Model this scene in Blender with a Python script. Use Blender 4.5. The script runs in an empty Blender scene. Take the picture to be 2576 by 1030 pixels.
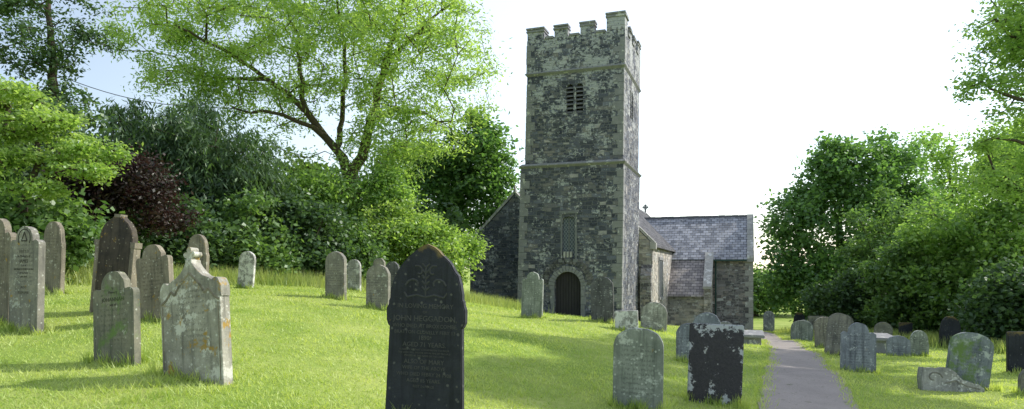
import bpy, bmesh, math, random
import numpy as np
from mathutils import Vector, Matrix, Euler
random.seed(7); rng=np.random.default_rng(11)
scene=bpy.context.scene; COL=scene.collection
TH=math.radians(-19.5)

# ------------------------------------------------------------ helpers
def link(o):
    COL.objects.link(o); return o
def meta(o,label=None,category=None,group=None,kind=None):
    if label:o["label"]=label
    if category:o["category"]=category
    if group:o["group"]=group
    if kind:o["kind"]=kind
def mesh_np(name,v,f,mat=None,smooth=False):
    v=np.asarray(v,dtype=np.float32); f=np.asarray(f,dtype=np.int32)
    me=bpy.data.meshes.new(name); k=f.shape[1]
    me.vertices.add(len(v)); me.vertices.foreach_set("co",v.ravel())
    me.loops.add(f.size); me.loops.foreach_set("vertex_index",f.ravel())
    me.polygons.add(len(f)); me.polygons.foreach_set("loop_start",np.arange(0,f.size,k,dtype=np.int32))
    me.update(calc_edges=True); me.validate()
    if smooth: me.polygons.foreach_set("use_smooth",np.ones(len(f),dtype=bool))
    if mat: me.materials.append(mat)
    return me
def obj(name,me,parent=None,loc=(0,0,0)):
    o=bpy.data.objects.new(name,me); link(o); o.location=loc
    if parent: o.parent=parent
    return o
def empty(name,loc,rz=0):
    o=bpy.data.objects.new(name,None); link(o); o.location=loc; o.rotation_euler=(0,0,rz); o.empty_display_size=.3; return o
def bm_obj(name,bm,mats,parent=None,loc=(0,0,0)):
    me=bpy.data.meshes.new(name); bmesh.ops.recalc_face_normals(bm,faces=bm.faces[:]); bm.to_mesh(me); bm.free()
    for m in (mats if isinstance(mats,(list,tuple)) else [mats]): me.materials.append(m)
    return obj(name,me,parent,loc)
def poly_prism(bm,pts,ax,a,b,mi=0):
    """extrude 2d polygon pts along axis ax from a to b"""
    def P(p,t):
        if ax=='y': return (p[0],t,p[1])
        if ax=='x': return (t,p[0],p[1])
        return (p[0],p[1],t)
    A=[bm.verts.new(P(p,a)) for p in pts]; B=[bm.verts.new(P(p,b)) for p in pts]
    fs=[bm.faces.new(A),bm.faces.new(B[::-1])]
    n=len(pts)
    for i in range(n): fs.append(bm.faces.new((A[i],B[i],B[(i+1)%n],A[(i+1)%n])))
    for f in fs:f.material_index=mi
    return fs
def box(bm,x0,x1,y0,y1,z0,z1,mi=0):
    return poly_prism(bm,[(x0,y0),(x1,y0),(x1,y1),(x0,y1)],'z',z0,z1,mi)

# ------------------------------------------------------------ materials
class NT:
    def __init__(s,name):
        s.m=bpy.data.materials.new(name); s.m.use_nodes=True; s.t=s.m.node_tree
        s.t.nodes.clear(); s.out=s.n('ShaderNodeOutputMaterial')
    def n(s,typ,ins=None,**kw):
        nd=s.t.nodes.new(typ)
        for k,v in kw.items(): setattr(nd,k,v)
        if ins:
            for k,v in ins.items():
                sock=nd.inputs[k]
                if isinstance(v,bpy.types.NodeSocket): s.t.links.new(v,sock)
                else: sock.default_value=v
        return nd
    def math(s,op,a,b=0.0,c=None):
        d={0:a,1:b}
        if c is not None:d[2]=c
        return s.n('ShaderNodeMath',d,operation=op).outputs[0]
    def mix(s,f,a,b,blend='MIX'):
        nd=s.n('ShaderNodeMix',data_type='RGBA',blend_type=blend)
        for i,v in ((0,f),(6,a),(7,b)):
            if isinstance(v,bpy.types.NodeSocket): s.t.links.new(v,nd.inputs[i])
            else: nd.inputs[i].default_value=(v if i==0 else (v[0],v[1],v[2],1))
        return nd.outputs[2]
    def noise(s,vec,scale,detail=4,rough=.6):
        d={'Scale':scale,'Detail':detail,'Roughness':rough}
        if vec is not None:d['Vector']=vec
        return s.n('ShaderNodeTexNoise',d)
    def step(s,v,a,b):
        nd=s.n('ShaderNodeMapRange',{'Value':v,'From Min':a,'From Max':b}); return nd.outputs[0]
    def finish(s,col,rough=.85,bump=None,bs=.3,bd=.02,spec=.3):
        d={'Base Color':col,'Roughness':rough,'Specular IOR Level':spec}
        if bump is not None:
            d['Normal']=s.n('ShaderNodeBump',{'Height':bump,'Strength':bs,'Distance':bd}).outputs[0]
        if not isinstance(col,bpy.types.NodeSocket): d['Base Color']=(*col,1)
        b=s.n('ShaderNodeBsdfPrincipled',d); s.t.links.new(b.outputs[0],s.out.inputs[0]); return s.m

def masonry(name,c1,c2,mort,lich=.56,lcol=(.5,.5,.48),bw=.46,rh=.2,orange=0,topl=.05,spots=.40):
    s=NT(name); tc=s.n('ShaderNodeTexCoord').outputs['Object']
    sp=s.n('ShaderNodeSeparateXYZ',{0:tc}); u=s.math('ADD',sp.outputs[0],sp.outputs[1])
    uv=s.n('ShaderNodeCombineXYZ',{0:u,1:sp.outputs[2]}).outputs[0]
    nz=s.noise(uv,1.3,2,.5).outputs['Color']
    dv=s.n('ShaderNodeVectorMath',{0:nz,1:(.5,.5,.5)},operation='SUBTRACT').outputs[0]
    dv=s.n('ShaderNodeVectorMath',{0:dv,'Scale':.2},operation='SCALE').outputs[0]
    uv2=s.n('ShaderNodeVectorMath',{0:uv,1:dv},operation='ADD').outputs[0]
    def brick(w,h):
        return s.n('ShaderNodeTexBrick',{'Vector':uv2,'Color1':(0,0,0,1),'Color2':(1,1,1,1),'Mortar':(.5,.5,.5,1),'Scale':1.0,'Mortar Size':.013,'Mortar Smooth':.3,'Bias':0,'Brick Width':w,'Row Height':h},offset=.43,squash=.75,squash_frequency=3)
    b1=brick(bw,rh); b2=brick(bw*.62,rh*.62)
    msk=s.step(s.noise(uv,.8,2).outputs[0],.50,.51)
    rnd=s.n('ShaderNodeSeparateColor',{0:s.mix(msk,b1.outputs[0],b2.outputs[0])}).outputs[0]
    fac=s.n('ShaderNodeSeparateColor',{0:s.mix(msk,b1.outputs[1],b2.outputs[1])}).outputs[0]
    fine=s.noise(uv,16,6,.7).outputs[0]
    cr=s.n('ShaderNodeValToRGB',{0:rnd}); e=cr.color_ramp; e.interpolation='CONSTANT'
    e.elements[0].position=0; e.elements[0].color=(*[x*.7 for x in c1],1); e.elements[1].position=.22; e.elements[1].color=(*c1,1)
    for pos,c in ((.42,[x*.6 for x in c1]),(.55,c2),(.68,[a*.5+b*.5 for a,b in zip(c1,c2)]),(.80,[x*1.35 for x in c1]),(.95,[min(.5,x*1.8) for x in c2])):
        el=e.elements.new(pos); el.color=(*c,1)
    col=cr.outputs[0]
    col=s.mix(.75,col,s.mix(fine,(.3,.3,.3),(1.7,1.7,1.7)),'MULTIPLY')
    big=s.noise(uv,.45,5,.65).outputs[0]
    col=s.mix(.8,col,s.mix(s.step(big,.38,.62),(.70,.74,.84),(1.4,1.37,1.34)),'MULTIPLY')
    col=s.mix(s.math('MULTIPLY',fac,.75),col,mort)
    hgt=s.math('MULTIPLY',s.step(sp.outputs[2],7.5,14),topl)
    l1=s.math('ADD',s.math('MULTIPLY',s.noise(uv,7,8,.75).outputs[0],.6),s.math('MULTIPLY',s.noise(uv,1.1,4,.6).outputs[0],.4))
    l1=s.math('ADD',s.math('ADD',l1,hgt),s.math('MULTIPLY',rnd,.03))
    col=s.mix(s.math('MULTIPLY',s.step(l1,lich,lich+.03),.85),col,lcol)
    l2=s.n('ShaderNodeTexVoronoi',{'Vector':uv2,'Scale':5.5}).outputs['Distance']
    l2n=s.math('ADD',s.math('ADD',l2,s.math('MULTIPLY',fine,.3)),s.math('MULTIPLY',big,.3))
    col=s.mix(s.math('MULTIPLY',s.step(l2n,spots+.02,spots-.04),.75),col,(.56,.57,.58))
    if orange:
        lo=s.noise(uv,3.7,8,.7).outputs[0]
        col=s.mix(s.step(lo,orange,orange+.04),col,(.30,.2,.07))
    h=s.math('ADD',s.math('MULTIPLY',fac,-1.0),s.math('ADD',s.math('MULTIPLY',fine,.8),s.math('MULTIPLY',rnd,.6)))
    return s.finish(col,.92,h,1.0,.05,.2)
def plain_stone(name,c,v=.4,lich=.6,lcol=(.55,.55,.5),sc=5,orange=0):
    s=NT(name); tc=s.n('ShaderNodeTexCoord').outputs['Object']
    n1=s.noise(tc,sc,8,.7).outputs[0]; n2=s.noise(tc,sc*7,4,.7).outputs[0]
    col=s.mix(n1,[x*(1-v) for x in c],[x*(1+v) for x in c])
    col=s.mix(.6,col,s.mix(n2,(.4,.4,.4),(1.5,1.5,1.5)),'MULTIPLY')
    l=s.noise(tc,sc*.7,9,.72).outputs[0]
    col=s.mix(s.step(l,lich,lich+.04),col,lcol)
    if orange:
        lo=s.noise(tc,sc*.9+1,8,.7).outputs[0]
        col=s.mix(s.step(lo,orange,orange+.04),col,(.36,.2,.03))
    return s.finish(col,.88,s.math('ADD',n1,n2),.6,.02,.25)
def headstone_mat(name,c,warm,lich=.58,lcol=(.42,.44,.38),orange=.64,rows=True,spec=.3,green=0,topo=False):
    s=NT(name); oi=s.n('ShaderNodeObjectInfo').outputs['Random']
    tc=s.n('ShaderNodeTexCoord').outputs['Object']
    off=s.n('ShaderNodeCombineXYZ',{0:s.math('MULTIPLY',oi,37.0),1:s.math('MULTIPLY',oi,11.0),2:s.math('MULTIPLY',oi,23.0)}).outputs[0]
    v=s.n('ShaderNodeVectorMath',{0:tc,1:off},operation='ADD').outputs[0]
    n1=s.noise(v,3.2,8,.7).outputs[0]; n2=s.noise(v,38,5,.75).outputs[0]
    sp=s.n('ShaderNodeSeparateXYZ',{0:tc})
    col=s.mix(s.step(n1,.3,.7),[x*.65 for x in c],warm)
    col=s.mix(.7,col,s.mix(n2,(.45,.45,.45),(1.5,1.5,1.5)),'MULTIPLY')
    sv=s.n('ShaderNodeMapping',{'Vector':v,'Scale':(16,16,1.3)}).outputs[0]
    st=s.noise(sv,1,5,.6).outputs[0]
    col=s.mix(s.step(st,.5,.75),col,[x*.4 for x in c])
    if rows:
        r=s.math('GREATER_THAN',s.math('SINE',s.math('MULTIPLY',sp.outputs[2],115.0)),.1)
        cv=s.n('ShaderNodeMapping',{'Vector':v,'Scale':(70,1,36)}).outputs[0]
        ch=s.math('GREATER_THAN',s.noise(cv,1,1,.5).outputs[0],.5)
        inx=s.math('LESS_THAN',s.math('ABSOLUTE',sp.outputs[0]),.19)
        rr=s.math('MULTIPLY',s.math('MULTIPLY',r,ch),inx)
        rr=s.math('MULTIPLY',rr,s.math('MULTIPLY',s.math('LESS_THAN',sp.outputs[2],-.2),s.math('GREATER_THAN',sp.outputs[2],-.8)))
        col=s.mix(s.math('MULTIPLY',rr,.4),col,[x*.25 for x in c])
    l=s.noise(v,6,10,.75).outputs[0]
    l3=s.math('ADD',l,s.math('MULTIPLY',s.noise(v,1.6,3,.5).outputs[0],.25))
    col=s.mix(s.math('MULTIPLY',s.step(l3,lich+.125,lich+.17),.8),col,lcol)
    vo=s.n('ShaderNodeTexVoronoi',{'Vector':v,'Scale':13}).outputs['Distance']
    col=s.mix(s.math('MULTIPLY',s.step(s.math('ADD',vo,s.math('MULTIPLY',n2,.3)),.33,.27),.7),col,lcol)
    o=s.noise(v,5.1,8,.7).outputs[0]
    col=s.mix(s.math('MULTIPLY',s.step(o,orange,orange+.04),.85),col,(.36,.22,.03))
    if topo:
        tt=s.math('ADD',s.step(sp.outputs[2],-.22,0.0),s.math('MULTIPLY',s.math('SUBTRACT',o,.5),3.2))
        col=s.mix(s.math('MULTIPLY',s.step(tt,.6,1.0),.8),col,(.19,.14,.045))
    if green:
        col=s.mix(s.step(s.noise(v,2.5,6,.7).outputs[0],green,green+.1),col,(.13,.2,.06))
    return s.finish(col,.85,s.math('ADD',n1,s.math('MULTIPLY',n2,.7)),.6,.014,spec)
def leaf_mat(name,ca,cb,trans=.5,tcol=None,gloss=.04,nscale=.6):
    s=NT(name); r=s.n('ShaderNodeNewGeometry').outputs['Random Per Island']
    tc=s.n('ShaderNodeTexCoord').outputs['Object']
    nz=s.step(s.noise(tc,nscale,3,.6).outputs[0],.35,.65)
    f=s.math('ADD',s.math('MULTIPLY',r,.55),s.math('MULTIPLY',nz,.45))
    col=s.mix(f,ca,cb)
    tc2=s.mix(1.0,col,tcol or (1.65,1.75,.8),'MULTIPLY')
    d=s.n('ShaderNodeBsdfDiffuse',{'Color':col}); t=s.n('ShaderNodeBsdfTranslucent',{'Color':tc2})
    g=s.n('ShaderNodeBsdfGlossy',{'Color':(.8,.85,.8,1),'Roughness':.45})
    m1=s.n('ShaderNodeMixShader',{0:trans,1:d.outputs[0],2:t.outputs[0]})
    m2=s.n('ShaderNodeMixShader',{0:gloss,1:m1.outputs[0],2:g.outputs[0]})
    s.t.links.new(m2.outputs[0],s.out.inputs[0]); return s.m
def slate(name,axis,warm=0):
    s=NT(name); tc=s.n('ShaderNodeTexCoord').outputs['Object']
    sp=s.n('ShaderNodeSeparateXYZ',{0:tc})
    uv=s.n('ShaderNodeCombineXYZ',{0:sp.outputs[axis],1:s.math('MULTIPLY',sp.outputs[2],1.42)}).outputs[0]
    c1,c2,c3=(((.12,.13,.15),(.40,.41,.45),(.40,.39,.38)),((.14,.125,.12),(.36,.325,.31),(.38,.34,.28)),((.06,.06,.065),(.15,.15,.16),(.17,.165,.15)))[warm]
    b=s.n('ShaderNodeTexBrick',{'Vector':uv,'Color1':(*c1,1),'Color2':(*c2,1),'Mortar':(.03,.03,.035,1),'Scale':1.0,'Mortar Size':.016,'Mortar Smooth':.2,'Brick Width':.36,'Row Height':.25},offset=.5)
    n=s.noise(uv,5,8,.7).outputs[0]
    col=s.mix(.7,b.outputs[0],s.mix(n,(.5,.5,.5),(1.5,1.5,1.5)),'MULTIPLY')
    col=s.mix(s.math('MULTIPLY',s.step(s.noise(uv,2.4,8,.75).outputs[0],.52,.62),.7),col,c3)
    fr=s.math('FRACT',s.math('DIVIDE',s.math('MULTIPLY',sp.outputs[2],1.42),.25))
    h=s.math('ADD',s.math('MULTIPLY',fr,-1.0),s.math('MULTIPLY',b.outputs[1],-1.0))
    return s.finish(col,.45 if warm<2 else .9,h,.8,.04,.5 if warm<2 else .1)
def simple(name,c,rough=.7,spec=.3,var=.35,sc=20):
    s=NT(name); tc=s.n('ShaderNodeTexCoord').outputs['Object']
    n=s.noise(tc,sc,4,.6).outputs[0]
    return s.finish(s.mix(n,[x*(1-var) for x in c],[x*(1+var) for x in c]),rough,n,.3,.01,spec)

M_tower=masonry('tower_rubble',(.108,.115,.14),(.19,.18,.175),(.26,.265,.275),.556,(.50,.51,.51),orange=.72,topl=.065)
M_wall=masonry('church_rubble',(.22,.205,.20),(.36,.31,.27),(.44,.43,.40),.56,orange=.67,topl=0)
M_pale=masonry('nave_rubble',(.38,.35,.31),(.52,.46,.38),(.56,.54,.48),.56,(.64,.64,.6),topl=0)
M_trim=plain_stone('dressed_granite',(.25,.25,.255),.4,.58,orange=.72)
M_frame=plain_stone('window_granite',(.19,.195,.205),.4,.60)
M_cope=plain_stone('coping_stone',(.42,.41,.38),.35,.55,(.66,.66,.63),3,orange=.68)
M_arch=masonry('arch_voussoirs',(.12,.118,.118),(.22,.20,.185),(.26,.26,.25),.60,bw=.3,rh=.3,topl=0)
M_slx=slate('roof_slate_a',0); M_sly=slate('roof_slate_b',1,2); M_slw=slate('roof_slate_warm',0,1)
M_lead=simple('ridge_lead',(.10,.10,.11),.6)
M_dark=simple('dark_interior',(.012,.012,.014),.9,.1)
M_louv=simple('louvre_slate',(.16,.16,.17),.8)
def door_mat():
    s=NT('door_oak'); tc=s.n('ShaderNodeTexCoord').outputs['Object']; sp=s.n('ShaderNodeSeparateXYZ',{0:tc})
    fr=s.math('FRACT',s.math('DIVIDE',sp.outputs[0],.14)); gap=s.math('LESS_THAN',fr,.09)
    n=s.noise(s.n('ShaderNodeMapping',{'Vector':tc,'Scale':(30,30,2)}).outputs[0],1,5,.6).outputs[0]
    col=s.mix(n,(.024,.022,.024),(.066,.06,.062)); col=s.mix(gap,col,(.006,.006,.006))
    return s.finish(col,.75,s.math('MULTIPLY',gap,-1.0),.6,.02,.2)
M_door=door_mat()
def lattice():
    s=NT('leaded_glass'); tc=s.n('ShaderNodeTexCoord').outputs['Object']; sp=s.n('ShaderNodeSeparateXYZ',{0:tc})
    h=s.math('ADD',sp.outputs[0],sp.outputs[1])
    a=s.math('FRACT',s.math('MULTIPLY',s.math('ADD',h,s.math('MULTIPLY',sp.outputs[2],.7)),7.0))
    b=s.math('FRACT',s.math('MULTIPLY',s.math('SUBTRACT',h,s.math('MULTIPLY',sp.outputs[2],.7)),7.0))
    g=s.math('MAXIMUM',s.math('LESS_THAN',a,.18),s.math('LESS_THAN',b,.18))
    return s.finish(s.mix(g,(.055,.07,.095),(.22,.24,.28)),.4,None,spec=.4)
M_glass=lattice()
M_bark=plain_stone('bark',(.075,.06,.045),.5,.62,(.16,.17,.13),6)
M_barkl=plain_stone('bark_mossy',(.085,.07,.04),.5,.58,(.13,.13,.05),6)

# ------------------------------------------------------------ terrain
# headstones: x, y, width, top z, ground z, thick, kind, yaw offset, lean side, lean back, material key, label
HS=[
(-7.25,9.3,.62,.73,-.76,.09,'shoulder',0,3,0,'brown','lichened grey shouldered headstone standing in long grass'),
(-6.64,9.0,.62,.60,-.88,.09,'shoulder',0,0,1,'grey','tall grey shouldered headstone with carved round top and inscription'),
(-8.36,12.0,.52,.89,-.45,.09,'gothic',0,3,0,'brown','narrow brown pointed headstone near the shrubs'),
(-6.26,10.5,.62,.87,-.72,.14,'pediment',8,5,1,'darkorange','dark pointed monument headstone with orange lichen leaning sideways'),
(-4.35,7.2,.62,-.013,-1.05,.08,'shoulder',0,-5,3,'greygreen','mossy grey shouldered headstone with inscription leaning back'),
(-5.25,9.6,.58,.37,-.70,.09,'shoulder',0,-6,2,'brown','brown shouldered headstone with weathered lettering tilting sideways'),
(-3.16,6.5,.78,.10,-1.04,.12,'ogee',0,-6,3,'orange','pale headstone with ogee top, carved cross and orange lichen'),
(-5.97,12.5,.5,.68,-.50,.09,'gothic',0,3,0,'brown','pointed grey brown headstone with lichen'),
(-6.43,16.0,.46,.46,-.46,.08,'round',0,6,0,'white','small headstone almost white with lichen leaning sideways'),
(-3.89,14.5,.5,.41,-.62,.12,'round',0,0,0,'grey','round topped grey headstone casting shadow on grass'),
(-4.57,19.0,.42,.31,-.60,.1,'round',0,0,0,'pale','small pale headstone near the hedge'),
(-2.75,13.5,.5,.11,-.84,.12,'round',0,0,1,'grey','round topped grey headstone on open grass'),
(-3.64,18.0,.34,.33,-.70,.1,'round',0,0,0,'grey','small dark green headstone behind another stone'),
(-2.91,16.0,.42,.21,-.80,.1,'gothic',0,2,0,'slate','dark slate pointed headstone'),
(-.727,5.7,.70,.225,-1.33,.075,'main',3,1,1,'black','large black slate headstone with pointed top and carved lettering'),
(.57,17.5,.58,-.05,-1.32,.1,'shoulder',0,2,0,'greenish','greenish grey shouldered headstone before the tower'),
(2.40,17.5,.60,-.18,-1.32,.1,'round',0,-1,0,'slate','dark grey round topped headstone beside the tower door'),
(2.87,16.5,.58,-1.02,-1.58,.12,'flat',0,-2,0,'white','short squat headstone with pale lichen'),
(4.03,18.5,.72,-.90,-1.72,.12,'round',0,3,0,'pale','broad rounded headstone with rough lichened surface'),
(1.47,7.6,.57,-.67,-1.64,.09,'broad',0,1,0,'greenish','pale grey green round topped headstone with worn inscription'),
(2.56,8.2,.66,-.67,-1.68,.07,'flat',6,2,2,'patch','rectangular dark headstone with white lime patches'),
(3.86,13.0,.52,-.84,-1.72,.1,'round',0,0,0,'bluish','round topped blue grey headstone'),
(3.12,11.6,.42,-.94,-1.65,.1,'round',0,0,0,'bluish','narrow blue grey headstone behind another stone'),
(5.2,16.0,.4,-1.25,-1.9,.1,'round',0,0,0,'pale','small pale headstone near the path'),
(6.6,12.5,.60,-1.0,-1.93,.11,'shoulder',0,1,2,'bluish','blue grey shouldered headstone with white lichen beside the path'),
(8.25,16.5,.52,-1.08,-2.12,.12,'round',0,6,3,'grey','grey round topped headstone leaning by the path'),
(10.6,18.0,.58,-1.8,-2.38,.12,'broad',0,0,0,'bluish','small squat blue grey headstone'),
(13.6,24.0,.6,-1.9,-2.65,.12,'round',0,3,0,'grey','round topped grey headstone'),
(10.0,21.0,.62,-1.5,-2.42,.14,'broad',0,-2,0,'grey','thick rounded grey headstone by the path'),
(11.5,26.0,.8,-2.0,-2.82,.14,'broad',0,2,0,'greenish','broad mossy headstone by the path'),
(14.1,36.0,.58,-2.25,-3.4,.12,'round',0,0,0,'bluish','upright grey headstone under the trees'),
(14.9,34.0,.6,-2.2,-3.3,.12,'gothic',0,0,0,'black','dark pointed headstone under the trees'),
(11.8,19.0,.5,-1.75,-2.47,.12,'gothic',0,2,0,'greenish','small pointed green grey headstone'),
(7.38,10.5,.60,-1.0,-1.95,.11,'broad',0,8,4,'bluegreen','blue grey rounded headstone with green moss leaning sideways'),
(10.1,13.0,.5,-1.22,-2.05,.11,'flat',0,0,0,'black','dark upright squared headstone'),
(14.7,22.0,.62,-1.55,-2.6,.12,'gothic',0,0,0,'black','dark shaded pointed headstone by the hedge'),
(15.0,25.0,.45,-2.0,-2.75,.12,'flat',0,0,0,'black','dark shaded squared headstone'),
(14.2,28.0,.7,-1.9,-2.9,.14,'round',0,2,0,'grey','round topped headstone in shade'),
(12.9,29.0,.7,-2.2,-3.0,.14,'round',0,-3,0,'greenish','low mossy headstone in shade'),
(14.6,31.5,.7,-2.2,-3.1,.14,'flat',0,0,0,'grey','squared headstone beneath the trees'),
(7.95,9.9,.5,-1.45,-1.9,.12,'round',0,0,0,'grey','small low grey headstone'),
]
ctrl=[(0,0,-1.42),(-3,2,-1.3),(3,2,-1.55),(3.7,8.25,-1.78),(6.1,13.9,-2.1),(8.6,20.6,-2.52),(11.1,27.8,-3.05),(14.4,38,-3.9),
(5.2,31,-2.35),(.2,32.8,-2.0),(-4,37,-1.5),(-12,22,-.15),(-20,30,.3),(-14,14,0),(-25,15,.5),(20,25,-3),(25,45,-4.1),(12,55,-4.4),
(0,60,-3.2),(-20,60,0),(35,20,-3.3),(8,2,-1.85),(15,8,-2.3),(-10,2,-.8),(0,-5,-1.5),(13,44,-4.1),(-7,24,-.7),(-2,24,-1.15),(1.5,24,-1.75),(3,12,-1.55),(0,10,-1.25),(0,13.5,-1.15),(9,31,-2.9)]
for h in HS: ctrl.append((h[0],h[1],h[4]))
C=np.array(ctrl); n=len(C)
def _U(r2): return r2*np.log(r2+1e-9)*.5
d2=((C[:,None,:2]-C[None,:,:2])**2).sum(-1)
K=_U(d2)+np.eye(n)*1.5
Pm=np.c_[np.ones(n),C[:,:2]]
A=np.block([[K,Pm],[Pm.T,np.zeros((3,3))]])
W=np.linalg.solve(A,np.r_[C[:,2],0,0,0])
def H(x,y):
    x=np.atleast_1d(np.asarray(x,float)).ravel(); y=np.atleast_1d(np.asarray(y,float)).ravel()
    out=np.empty(len(x))
    for i in range(0,len(x),20000):
        cx=np.clip(x[i:i+20000],-30,36); cy=np.clip(y[i:i+20000],-4,62)
        r2=(cx[:,None]-C[None,:,0])**2+(cy[:,None]-C[None,:,1])**2
        out[i:i+20000]=_U(r2)@W[:n]+W[n]+W[n+1]*cx+W[n+2]*cy
    out+=.018*np.sin(x*2.3+np.sin(y*1.7))*np.cos(y*2.1+.6)+.02*np.sin(x*.9+y*.7)
    return out
def h1(x,y): return float(H(x,y)[0])
def axis(lo,hi,step,far,k=14):
    inner=np.arange(lo,hi+1e-6,step)
    g=np.geomspace(1,far,k)
    return np.r_[(lo-g)[::-1],inner,hi+g]
gx=axis(-32,38,.4,700); gy=axis(-6,62,.4,900)
X,Y=np.meshgrid(gx,gy); Zg=H(X,Y)
V=np.c_[X.ravel(),Y.ravel(),Zg]
nx=len(gx); ii=np.arange(nx-1); jj=np.arange(len(gy)-1)
I,J=np.meshgrid(ii,jj); b=(J*nx+I).ravel()
F=np.c_[b,b+1,b+nx+1,b+nx]
def ground_mat():
    s=NT('turf'); tc=s.n('ShaderNodeTexCoord').outputs['Object']
    a=s.step(s.noise(tc,.5,5,.65).outputs[0],.35,.65); b2=s.noise(tc,9,6,.7).outputs[0]
    col=s.mix(a,(.22,.31,.06),(.38,.43,.13)); col=s.mix(.8,col,s.mix(b2,(.45,.5,.4),(1.4,1.4,1.3)),'MULTIPLY')
    return s.finish(col,.95,b2,.8,.05,.1)
ground=obj('ground',mesh_np('ground',V,F,ground_mat(),True)); meta(ground,'mown green churchyard grass sloping down from the hedge','ground',kind='structure')

# path
PP=np.array([(2.0,3.5),(2.9,5.8),(3.75,8.25),(4.9,11),(6.1,13.9),(7.4,17.2),(8.6,20.6),(9.9,24),(11.0,27.8),(12.0,31.5),(13.2,36),(14.0,40),(13.9,44),(13,50)])
t=np.linspace(0,len(PP)-1,200)
px=np.interp(t,range(len(PP)),PP[:,0]); py=np.interp(t,range(len(PP)),PP[:,1])
k=np.ones(15)/15
px=np.convolve(np.pad(px,7,'edge'),k,'valid'); py=np.convolve(np.pad(py,7,'edge'),k,'valid')
tx=np.gradient(px); ty=np.gradient(py); L=np.hypot(tx,ty); nxx=ty/L; nyy=-tx/L
NW=9; pv=[]
offs=np.linspace(-.62,.62,NW)
for j,o in enumerate(offs):
    e=np.zeros(200)
    if j==0:e=-.05*np.sin(np.arange(200)*.9)*rng.random(200)
    if j==NW-1:e=.05*np.sin(np.arange(200)*1.1)*rng.random(200)
    xx=px+nxx*(o+e); yy=py+nyy*(o+e); pv.append(np.c_[xx,yy,H(xx,yy)+.022-.012*(abs(o)/.62)**2])
pv=np.stack(pv,1).reshape(-1,3)
I,J=np.meshgrid(np.arange(NW-1),np.arange(199)); b=(J*NW+I).ravel(); F=np.c_[b,b+1,b+NW+1,b+NW]
def path_mat():
    s=NT('worn_tarmac'); tc=s.n('ShaderNodeTexCoord').outputs['Object']
    a=s.noise(tc,1.2,5,.65).outputs[0]; b2=s.noise(tc,45,5,.8).outputs[0]
    col=s.mix(a,(.22,.195,.18),(.42,.37,.335)); col=s.mix(.8,col,s.mix(b2,(.4,.4,.4),(1.5,1.5,1.5)),'MULTIPLY')
    col=s.mix(s.step(s.noise(tc,7,7,.75).outputs[0],.60,.66),col,(.11,.12,.06))
    return s.finish(col,.9,b2,.8,.015,.2)
path=obj('path',mesh_np('path',pv,F,path_mat(),True)); meta(path,'narrow worn tarmac path curving towards the church','path',kind='structure')
def dpath(x,y):
    out=np.full(len(x),9.)
    for i in range(0,200,2): out=np.minimum(out,np.hypot(x-px[i],y-py[i]))
    return out

# ------------------------------------------------------------ church
cx0,cy0,cz0=5.2,31.0,-2.3
church=empty('church',(cx0,cy0,cz0),TH)
meta(church,'old grey stone parish church with battlemented west tower and slate roofs','church')
ZB=-2.6
lv=[(ZB,-5.36,.02,-.03,5.36),(0.35,-5.30,0,0,5.3),(.45,-5.24,-.03,.05,5.25),(7.42,-5.08,.06,.10,5.2),(7.5,-4.90,.0,.22,5.1),(12.05,-4.80,.05,.27,5.06),(12.1,-4.84,.09,.23,5.10),(13.75,-4.80,.10,.24,5.10)]
bm=bmesh.new(); rings=[]
def ring(z,x0,x1,y0,y1): return [bm.verts.new(p) for p in ((x0,y0,z),(x1,y0,z),(x1,y1,z),(x0,y1,z))]
for l in lv: rings.append(ring(*l))
rings.append(ring(13.75,-4.38,-.32,.66,4.68)); rings.append(ring(13.0,-4.38,-.32,.66,4.68))
bm.faces.new(rings[0][::-1]); bm.faces.new(rings[-1])
for a,b in zip(rings,rings[1:]):
    for i in range(4): bm.faces.new((a[i],a[(i+1)%4],b[(i+1)%4],b[i]))
tower=bm_obj('tower',bm,M_tower,church); tower["label"]="square three stage rubble stone tower with battlements"
def arch_pts(cx,w,z0,zs,pointed=1.0,n=10):
    p=[(cx-w,z0),(cx+w,z0)]
    for i in range(n+1):
        a=math.pi*i/n; p.append((cx+w*math.cos(a),zs+w*pointed*math.sin(a)))
    return p
cut=bmesh.new()
DX=-2.66
poly_prism(cut,arch_pts(DX,.66,-.3,1.55,1.02),'y',-.5,.42)
poly_prism(cut,arch_pts(-2.62,.31,2.95,4.75,.5),'y',-.5,.38)
for c in (-2.36-.24,-2.36+.24): poly_prism(cut,arch_pts(c,.18,9.95,11.2,1.15,8),'y',-.2,.6)
for c in (2.35,2.85): poly_prism(cut,arch_pts(c,.19,9.95,11.2,1.15,8),'x',-.4,.6)
box(cut,-.4,.5,2.4,2.58,7.85,8.55)
box(cut,-.4,.5,1.6,1.76,1.3,2.5)
cutter=bm_obj('cutter',cut,M_dark,church)
bpy.context.view_layer.update()
md=tower.modifiers.new('b','BOOLEAN'); md.object=cutter; md.solver='EXACT'; md.operation='DIFFERENCE'
bpy.context.view_layer.update()
dg=bpy.context.evaluated_depsgraph_get()
nm=bpy.data.meshes.new_from_object(tower.evaluated_get(dg)); tower.modifiers.clear(); tower.data=nm
bpy.data.objects.remove(cutter)
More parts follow.
